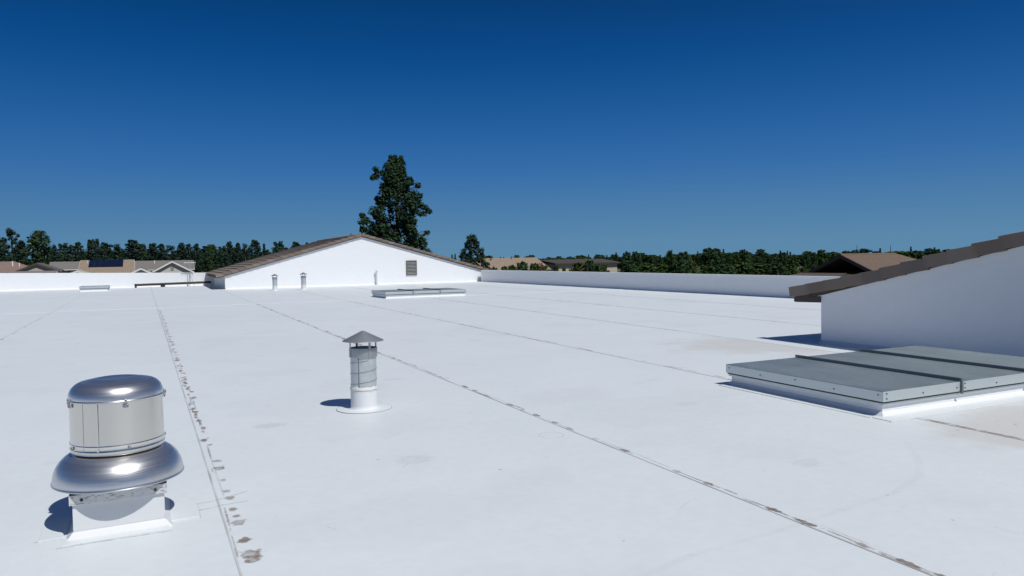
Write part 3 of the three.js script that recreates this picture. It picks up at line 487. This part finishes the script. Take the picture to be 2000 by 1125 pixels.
for (const [x, z, h, l, turn] of [[64.1, -53.15, 0.85, 'thin mast with a crossbar at the left end of the brown roof ridge', 0.2], [69.1, -53.15, 0.85, 'thin mast at the right end of the brown roof ridge', 0.9]]) {
  const a = thing('antenna_mast', l, 'antenna', [x, 1.5, z], undefined, turn);
  part(a, 'mast', bar([0, -0.02, 0], [0, h, 0], 0.022), M.iron); part(a, 'crossbar', bar([-0.16, h * 0.35, 0], [0.16, h * 0.35, 0], 0.022), M.iron);
  if (turn > 0.5) part(a, 'bracket', merge([new THREE.SphereGeometry(0.06, 8, 6).translate(0, h * 0.2, 0), new THREE.SphereGeometry(0.05, 8, 6).translate(0, h * 0.6, 0)]), M.iron);
}

// ---------------------------------------------------------------- trees
const leafMat = new THREE.MeshPhysicalMaterial({ color: 0xffffff, roughness: 0.9, specularIntensity: 0.25, vertexColors: true, side: THREE.DoubleSide });
const bark = mat(rgb(0.10, 0.08, 0.065), 0.95), barkPale = mat(rgb(0.22, 0.19, 0.16), 0.95);
// a crown of leaf faces gathered in clumps. clumps: [x, y, z, r]; size of one leaf spray; leaves in each clump
function crownGeometry(clumps, leaf, per, col, seed) {
  const R = rngOf(seed), P = [], N = [], C = [], v = new THREE.Vector3(), a = new THREE.Vector3(), b = new THREE.Vector3(), n = new THREE.Vector3();
  for (const [x, y, z, r] of clumps) {
    const hue = 0.75 + 0.5 * R(), warm = R();
    const cnt = Math.round(per * (0.7 + 0.6 * R()));
    for (let k = 0; k < cnt; k++) {
      v.set(R() - 0.5, R() - 0.5, R() - 0.5).normalize(); const q = r * Math.pow(R(), 0.45);
      const px = x + v.x * q, py = y + v.y * q * 0.85, pz = z + v.z * q;
      n.copy(v).multiplyScalar(0.7).add(new THREE.Vector3(R() - 0.5, R() - 0.1, R() - 0.5)).normalize();
      a.set(R() - 0.5, R() - 0.5, R() - 0.5).cross(n).normalize(); b.crossVectors(n, a);
      const s = leaf * (0.6 + 0.8 * R()), t = s * (0.5 + 0.3 * R());
      const q0 = [px - a.x * s, py - a.y * s, pz - a.z * s], q1 = [px + b.x * t, py + b.y * t, pz + b.z * t], q2 = [px + a.x * s, py + a.y * s, pz + a.z * s], q3 = [px - b.x * t, py - b.y * t, pz - b.z * t];
      P.push(...q0, ...q3, ...q2, ...q0, ...q2, ...q1);
      const l = hue * (0.75 + 0.5 * R()), cc = [col[0] * l * (0.85 + 0.4 * warm), col[1] * l, col[2] * l];
      for (let m = 0; m < 6; m++) { N.push(n.x, n.y, n.z); C.push(...cc); }
    }
  }
  const g = new THREE.BufferGeometry(); g.setAttribute('position', new THREE.Float32BufferAttribute(P, 3)); g.setAttribute('normal', new THREE.Float32BufferAttribute(N, 3)); g.setAttribute('color', new THREE.Float32BufferAttribute(C, 3)); return g;
}
function limb(a, b, r0, r1, n = 7) { const A = new THREE.Vector3(...a), B = new THREE.Vector3(...b), d = B.clone().sub(A); const g = new THREE.CylinderGeometry(r1, r0, d.length(), n); g.applyQuaternion(new THREE.Quaternion().setFromUnitVectors(new THREE.Vector3(0, 1, 0), d.normalize())); return g.translate(...A.add(B).multiplyScalar(0.5).toArray()); }
// a pattern tree of height H and crown width W metres; every copy is scaled to its own size. prof(t) = crown radius at height t, as a share of W
function patternTree(seed, { H = 13, W = 5, y0 = 0.3, prof, n = 26, rc = 0.8, leaf = 0.22, per = 46, col, lean = 0 }) {
  const R = rngOf(seed), cl = [], tr = [limb([0, 0, 0], [lean * 0.5, 0.55 * H, 0], 0.022 * H, 0.014 * H), limb([lean * 0.5, 0.55 * H, 0], [lean, 0.93 * H, 0], 0.014 * H, 0.004 * H)];
  for (let k = 0; k < n; k++) {
    const t = y0 + (0.97 - y0) * ((k + 0.5) / n), pr = prof(t) * W * (0.8 + 0.4 * R()), a = k * 2.4 + R() * 0.9, q = pr * (0.3 + 0.7 * Math.sqrt(R()));
    const r = rc * (0.65 + 0.6 * R()) * (0.3 + 0.7 * Math.min(1, prof(t) / 0.4)), c = [Math.cos(a) * Math.max(0, q - r * 0.5) + lean * t, Math.min(t * H, H - r * 0.85), Math.sin(a) * Math.max(0, q - r * 0.5)];
    cl.push([...c, r]); if (k % 2) tr.push(limb([lean * t, Math.max(0.2 * H, t * H - 1.5), 0], c, 0.09, 0.03, 5));
  }
  return { crown: crownGeometry(cl, leaf, per, col, seed + 1), trunk: merge(tr), H, W };
}
const round = (a, b, m = 0.5) => t => { const u = (t - a) / (b - a); return u < 0 || u > 1 ? 0.05 : m * Math.pow(Math.sin(Math.PI * Math.min(1, Math.pow(u, 0.8))), 0.6); };
const cone = (a, m = 0.5) => t => m * Math.max(0.04, (1 - t) / (1 - a)) * (t < a ? 0.4 : 1);
const G1 = [0.034, 0.070, 0.026], G2 = [0.027, 0.058, 0.037], G3 = [0.046, 0.084, 0.022], G4 = [0.026, 0.050, 0.036];
const kinds = {
  round: patternTree(101, { y0: 0.3, prof: round(0.15, 1.02), n: 46, rc: 0.85, per: 62, col: G2 }),
  tall: patternTree(102, { W: 4, y0: 0.3, prof: round(0.2, 1.04, 0.46), n: 42, rc: 0.75, per: 58, col: G4 }),
  open: patternTree(103, { W: 4.5, y0: 0.45, prof: round(0.35, 1.03, 0.5), n: 24, rc: 0.7, per: 56, col: G2 }),
  broad: patternTree(104, { W: 6, y0: 0.25, prof: round(0.1, 1.03, 0.52), n: 56, rc: 0.95, per: 66, col: G1 }),
  bush: patternTree(105, { H: 6, W: 3.4, y0: 0.15, prof: round(0.0, 1.05, 0.52), n: 44, rc: 0.6, leaf: 0.16, per: 60, col: G3 }),
  spire: patternTree(106, { H: 9, W: 3, y0: 0.15, prof: cone(0.15, 0.5), n: 40, rc: 0.5, leaf: 0.16, per: 46, col: G4 }),
  garden: patternTree(108, { H: 7, W: 4, y0: 0.2, prof: round(0.05, 1.04, 0.5), n: 50, rc: 0.62, leaf: 0.16, per: 62, col: G1 }),
};
function tree(name, label, category, kind, x, z, h, w, turn, group, o = {}) {
  const t = thing(name, label, category, [x, GY, z], group, turn), k = kinds[kind];
  const tr = part(t, 'trunk', k.trunk, o.bark ?? bark), cr = part(t, 'crown', k.crown, leafMat);
  for (const m of [tr, cr]) m.scale.set(w / k.W, h / k.H, w / k.W); if (o.lean) t.rotation.z = o.lean; return t;
}
const ORD = ['first', 'second', 'third', 'fourth', 'fifth', 'sixth', 'seventh', 'eighth', 'ninth', 'tenth', 'eleventh', 'twelfth', 'thirteenth', 'fourteenth', 'fifteenth', 'sixteenth', 'seventeenth', 'eighteenth', 'nineteenth', 'twentieth', 'twenty-first', 'twenty-second', 'twenty-third', 'twenty-fourth', 'twenty-fifth'];
const LEFT = [[-38.4, -240, 14.9, 3.8], [-40, -268.8, 18.6, 3.4], [-36.2, -259.2, 14.6, 3], [-30.7, -249.6, 17, 5.3], [-25.9, -240, 12.7, 1.9], [-26.6, -268.8, 13.9, 3.4], [-23.8, -259.2, 13.1, 2.4], [-21, -249.6, 13.8, 2.2], [-17.3, -240, 14.2, 2.1], [-17.8, -268.8, 15.2, 2.6], [-14.7, -259.2, 13.8, 3.4], [-11.4, -249.6, 13.1, 3.7], [-6.7, -240, 14.1, 3.7], [-4.8, -268.8, 13.5, 3.8], [-1.4, -259.2, 13.6, 2.9], [1, -249.6, 13, 2.9], [3.4, -240, 12.3, 3.2], [7, -268.8, 13.9, 3.4], [8.8, -259.2, 13.3, 2.1], [10.7, -249.6, 13, 2.6]];
const LEFT2 = [[12.5, -208, 11.7, 3.7], [14.6, -200, 11.1, 2.7], [17.6, -216, 12.8, 2.4], [19, -208, 12.2, 2.1], [20, -200, 11.7, 1.8], [24.2, -216, 13.1, 3.5], [25.6, -208, 12, 2.4], [28.2, -200, 12.2, 3.4], [35.2, -216, 12.5, 3.4], [36.8, -208, 12.2, 1.6]];
{
  const kk = ['round', 'open', 'tall', 'broad', 'tall', 'round', 'open', 'tall', 'tall', 'round'];
  const px = a => a[0] / -a[1];
  LEFT.sort((a, b) => px(a) - px(b)); LEFT2.sort((a, b) => px(a) - px(b));
  LEFT.forEach(([x, z, h, w], i) => {
    const lean = h > 18, big = w > 5;
    const label = lean ? 'tallest leaning tree of the row at the far left' : big ? 'broad tall dark tree in the row near the far left' : `dark tree behind the left houses, ${ORD[i]} of the row from the left edge`;
    tree('woodland_tree', label, 'tree', lean ? 'open' : big ? 'broad' : kk[i % 10], x, z, h, w * (lean ? 1.8 : 1.8), i * 1.7, 'trees behind the left houses', lean ? { lean: 0.10 } : { bark: i % 4 === 1 ? barkPale : bark });
  });
  LEFT2.forEach(([x, z, h, w], i) => tree('woodland_tree', `dark tree over the left tiled slope of the far gable, ${ORD[i]} from the left`, 'tree', ['broad', 'round', 'tall', 'tall', 'open', 'round', 'spire', 'round', 'round', 'tall'][i], x, z, h, w * 1.6, i * 2.1, 'trees over the gable slope', { bark: i % 3 ? bark : barkPale }));
  tree('woodland_tree', 'small treetop just left of the far gable peak', 'tree', 'spire', 35.8, -152, 12.6, 1.4, 0.4);
}
// the wood behind, one mass
{
  const R = rngOf(404), put = [], M4 = new THREE.Matrix4();
  const names = ['round', 'tall', 'broad', 'round'];
  const groups = names.map(() => []);
  for (let k = 0; k < 70; k++) { const a = -0.22 + 0.42 * (k + R()) / 70, d = 285 + 40 * R(); groups[k % 4].push([a * d, -d, 8.6 + 4.6 * R(), 5 + 4 * R(), R() * 6]); }
  const gs = []; groups.forEach((l, q) => l.forEach(([x, z, h, w, r]) => { const g = kinds[names[q]].crown.clone(); g.applyMatrix4(M4.compose(new THREE.Vector3(x, GY, z), new THREE.Quaternion().setFromAxisAngle(new THREE.Vector3(0, 1, 0), r), new THREE.Vector3(w / kinds[names[q]].W, h / kinds[names[q]].H, w / kinds[names[q]].W))); gs.push(g); }));
  const wood = new THREE.Mesh(mergeGeometries(gs), leafMat); wood.name = 'woodland'; wood.userData = { label: 'dark wood filling in behind the row of trees at the left', category: 'wood', kind: 'stuff' }; scene.add(wood);
  const hs = [];
  for (let k = 0; k < 210; k++) { const a = 0.36 + 0.91 * (k + R()) / 210, d = 330 + 90 * R(), conifer = R() < 0.16; const h = conifer ? 7.2 + 2.4 * R() : 6.0 + 3.2 * R() * R(), w = conifer ? 3.2 + 1.5 * R() : 5 + 5 * R(); const kd = kinds[conifer ? 'spire' : k % 2 ? 'garden' : 'bush'], g = kd.crown.clone(); g.applyMatrix4(M4.compose(new THREE.Vector3(Math.sin(a) * d, GY, -Math.cos(a) * d), new THREE.Quaternion().setFromAxisAngle(new THREE.Vector3(0, 1, 0), R() * 6), new THREE.Vector3(w / kd.W, h / kd.H, w / kd.W))); hs.push(g); }
  const line = new THREE.Mesh(mergeGeometries(hs), leafMat); line.name = 'distant_treeline'; line.userData = { label: 'low dark treeline along the horizon at the right', category: 'treeline', kind: 'stuff' }; scene.add(line);
}
const RIGHT = [[85, -124.8, 7.4, 2.2], [104, -148.8, 6.7, 3.5], [108, -140.8, 6.7, 2.1], [105.3, -132.8, 7.2, 4.2], [105.8, -124.8, 7.4, 4.2], [128.6, -148.8, 7.1, 3.4], [125.6, -140.8, 6.7, 1.9], [120.5, -132.8, 6.2, 2.4], [116, -124.8, 6.1, 2.1], [142.4, -148.8, 5.8, 3], [139.8, -140.8, 5.8, 3.7], [135.2, -132.8, 5.6, 2.4], [129.9, -124.8, 6.2, 2.7], [160, -148.8, 6.1, 2.2], [153.9, -140.8, 5.5, 1.9]];
RIGHT.sort((a, b) => a[0] / -a[1] - b[0] / -b[1]).forEach(([x, z, h, w], i) => tree('garden_tree', w > 4 ? (i < 4 ? 'big round dark tree standing over the middle of the right parapet' : 'biggest darkest tree over the right parapet, squarer than its neighbours') : `dark tree over the right parapet, ${ORD[i]} from the beige-walled house`, 'tree', ['garden', 'garden', 'bush', 'garden', 'garden'][i % 5], x, z, h + 0.3 + 0.5 * (i * 7 % 3), w * 1.3, i * 1.3, 'trees over the right parapet'));
const SHRUB = [[44.3, -99.2, 5.5, 1.1], [48.2, -104, 5.5, 1.3], [51.7, -108.8, 5.6, 1.6], [48.8, -99.2, 6.2, 1.9], [53.4, -104, 5.9, 1.8], [57.4, -108.8, 5.5, 1.9], [54.6, -99.2, 5.5, 1], [58.6, -104, 5.1, 0.8], [64.2, -108.8, 5.8, 2.4], [60.5, -99.2, 6.2, 1.9], [64.8, -104, 5.6, 2.1], [69.3, -108.8, 5.3, 1.4], [67.8, -99.2, 6.1, 2.9], [74.7, -104, 5.5, 2.6], [81.3, -108.8, 5.3, 2.6], [77.6, -99.2, 5.9, 3.4], [84.5, -104, 5.3, 2.1], [92.3, -108.8, 4.7, 2.9], [87.5, -99.2, 5.1, 3.2], [95.8, -104, 5.3, 3.4], [104.2, -108.8, 5, 3.4], [99, -99.2, 5.1, 3.2], [107.8, -104, 4.7, 2.2], [116.2, -108.8, 3.9, 1.4]];
SHRUB.sort((a, b) => a[0] / -a[1] - b[0] / -b[1]).forEach(([x, z, h, w], i) => tree('leafy_shrub', `green leafy shrub just above the right parapet, ${ORD[i]} from the far gable`, 'shrub', i % 3 ? 'bush' : 'garden', x, z, h, w * 1.6, i * 0.9, 'shrubs above the right parapet'));
{
  const t = tree('leafy_shrub', 'dark green tree between the grey-roofed houses at the left', 'tree', 'bush', -15.2, -155, 5.9, 3.2, 0.3);
}
// flowering shrubs in front of the long tan roof
kinds.flower = patternTree(107, { H: 6, W: 2, y0: 0.5, prof: round(0.35, 1.03, 0.5), n: 22, rc: 0.28, leaf: 0.08, per: 30, col: [0.30, 0.07, 0.08] });
tree('flowering_shrub', 'pink-flowered shrub in front of the long tan roof', 'shrub', 'flower', 55.5, -106, 6.05, 1.5, 0.4);
tree('flowering_shrub', 'red-flowered shrub before the beige wall, low at the right parapet', 'shrub', 'flower', 61.4, -103, 4.95, 1.1, 1.4);
tree('garden_tree', 'sparse treetop behind the ridge of the brown-roofed house', 'tree', 'open', 147.8, -120, 7.6, 7, 0.7);
tree('garden_tree', 'small round treetop right of the brown roof ridge', 'tree', 'garden', 165.2, -120, 6.9, 6.5, 1.7);
// the big tree behind the far gable and the slender one to its right
function ownTree(name, label, x, z, clumps, leaf, per, col, seed, trunk, stretch) { for (const c of clumps) c[0] *= stretch; for (const g of trunk) g.scale(stretch, 1, 1); const t = thing(name, label, 'tree', [x, GY, z]); part(t, 'trunk', merge(trunk), bark); part(t, 'crown', crownGeometry(clumps, leaf, per, col, seed), leafMat); return t; }
{
  const R = rngOf(9), cl = [], tr = [limb([0, 0, 0], [0.1, 9, 0], 0.4, 0.24, 10), limb([0.1, 9, 0], [0.3, 17.4, 0], 0.24, 0.04, 8)];
  // outline half-widths to the left and right at each height
  const prof = [[5.5, 2.4, 3.2], [7, 3.0, 3.6], [8, 3.3, 3.6], [9, 3.4, 3.3], [10, 3.6, 2.6], [11, 3.5, 2.3], [11.6, 3.2, 2.9], [12.3, 2.3, 3.3], [13.2, 2.2, 3.2], [13.8, 2.1, 2.5], [14.6, 1.8, 2.2], [15.3, 1.7, 1.9], [16, 1.7, 1.3], [16.7, 1.4, 1.05], [17.3, 0.7, 0.9], [18.1, 0.15, 0.4]];
  const at = y => { let k = 0; while (k < prof.length - 2 && prof[k + 1][0] < y) k++; const a = prof[k], b = prof[k + 1], t = Math.min(1, Math.max(0, (y - a[0]) / (b[0] - a[0]))); return [lerp(a[1], b[1], t), lerp(a[2], b[2], t)]; };
  for (let k = 0; k < 175; k++) {
    const y = 5.2 + 12.5 * Math.pow((k + R()) / 175, 0.95), [wl, wr] = at(y), a = k * 2.399 + R() * 0.6, cx = Math.cos(a), q = 0.3 + 0.7 * Math.sqrt(R());
    const r = (0.38 + 0.6 * R()) * Math.min(1, 0.6 + (wl + wr) / 8), hw = (cx > 0 ? wr : wl) * (0.86 + 0.3 * R()) - r * 0.55, x = cx * hw * q, z = Math.sin(a) * ((wl + wr) / 2 - r * 0.5) * q;
    cl.push([x + 0.1, y, z, r]); if (k % 2) tr.push(limb([0.1, y - 1.2, 0], [x, y, z], 0.06, 0.015, 5));
  }
  for (let k = 0; k < 42; k++) { const y = 5.6 + 5.2 * R(), [wl, wr] = at(y), a = R() * 6.283, c = Math.cos(a), hw = (c > 0 ? wr : wl) - 0.2, r = 0.5 + 0.4 * R(), x = c * hw * (0.6 + 0.4 * R()), z = Math.sin(a) * 2.6 * (0.5 + 0.5 * R()); cl.push([x, y, z, r]); tr.push(limb([0.1, y - 0.9, 0], [x, y, z], 0.06, 0.02, 5)); }
  for (const [x, y, r] of [[-0.42, 18.05, 0.22], [-0.42, 17.7, 0.3], [0.1, 18.1, 0.2], [0.1, 17.75, 0.28], [0.68, 18.05, 0.24], [0.68, 17.65, 0.33], [0.62, 17.3, 0.45], [-0.3, 17.2, 0.5], [-2.0, 16.6, 0.42], [-1.9, 16.0, 0.55], [-2.3, 15.7, 0.36], [2.4, 15.0, 0.4], [2.6, 13.9, 0.42], [3.2, 12.5, 0.42], [3.55, 12.1, 0.42], [2.7, 12.7, 0.4], [-3.5, 11.6, 0.36], [-3.1, 11.0, 0.5], [-3.5, 10.0, 0.4], [3.3, 9.7, 0.4]]) { cl.push([x, y, 0.2 * (R() - 0.5), r]); tr.push(limb([x * 0.2, y - 1.1, 0], [x, y, 0], 0.06, 0.02, 5)); }
  ownTree('conical_tree', 'big dark dense tree rising behind the peak of the far gable', 23.9, -80, cl, 0.14, 135, [0.024, 0.052, 0.024], 55, tr, 1.08);
  const c2 = [], t2 = [limb([0, 0, 0], [0, 8.9, 0], 0.16, 0.02, 8)];
  for (let k = 0; k < 90; k++) { const y = 5.2 + 4.1 * Math.pow((k + R()) / 90, 1.25), hw = lerp(2.1, 0.2, Math.pow((y - 5.2) / 4.2, 0.9)), a = k * 2.4 + R(), q = 0.3 + 0.75 * Math.sqrt(R()), r = 0.22 + 0.24 * R(), x = Math.cos(a) * hw * q, z = Math.sin(a) * hw * q; c2.push([x, y, z, r]); if (k % 2) t2.push(limb([0, y - 0.5, 0], [x, y, z], 0.03, 0.01, 5)); }
  ownTree('slender_tree', 'slender loose-leaved tree just right of the far gable roof', 32.9, -80, c2, 0.11, 60, [0.030, 0.056, 0.034], 56, t2, 1.3);
}
console.log('trees done');

scene.traverse(o => { if (o.isMesh) { o.castShadow = true; o.receiveShadow = true; } });
renderer.render(scene, camera);
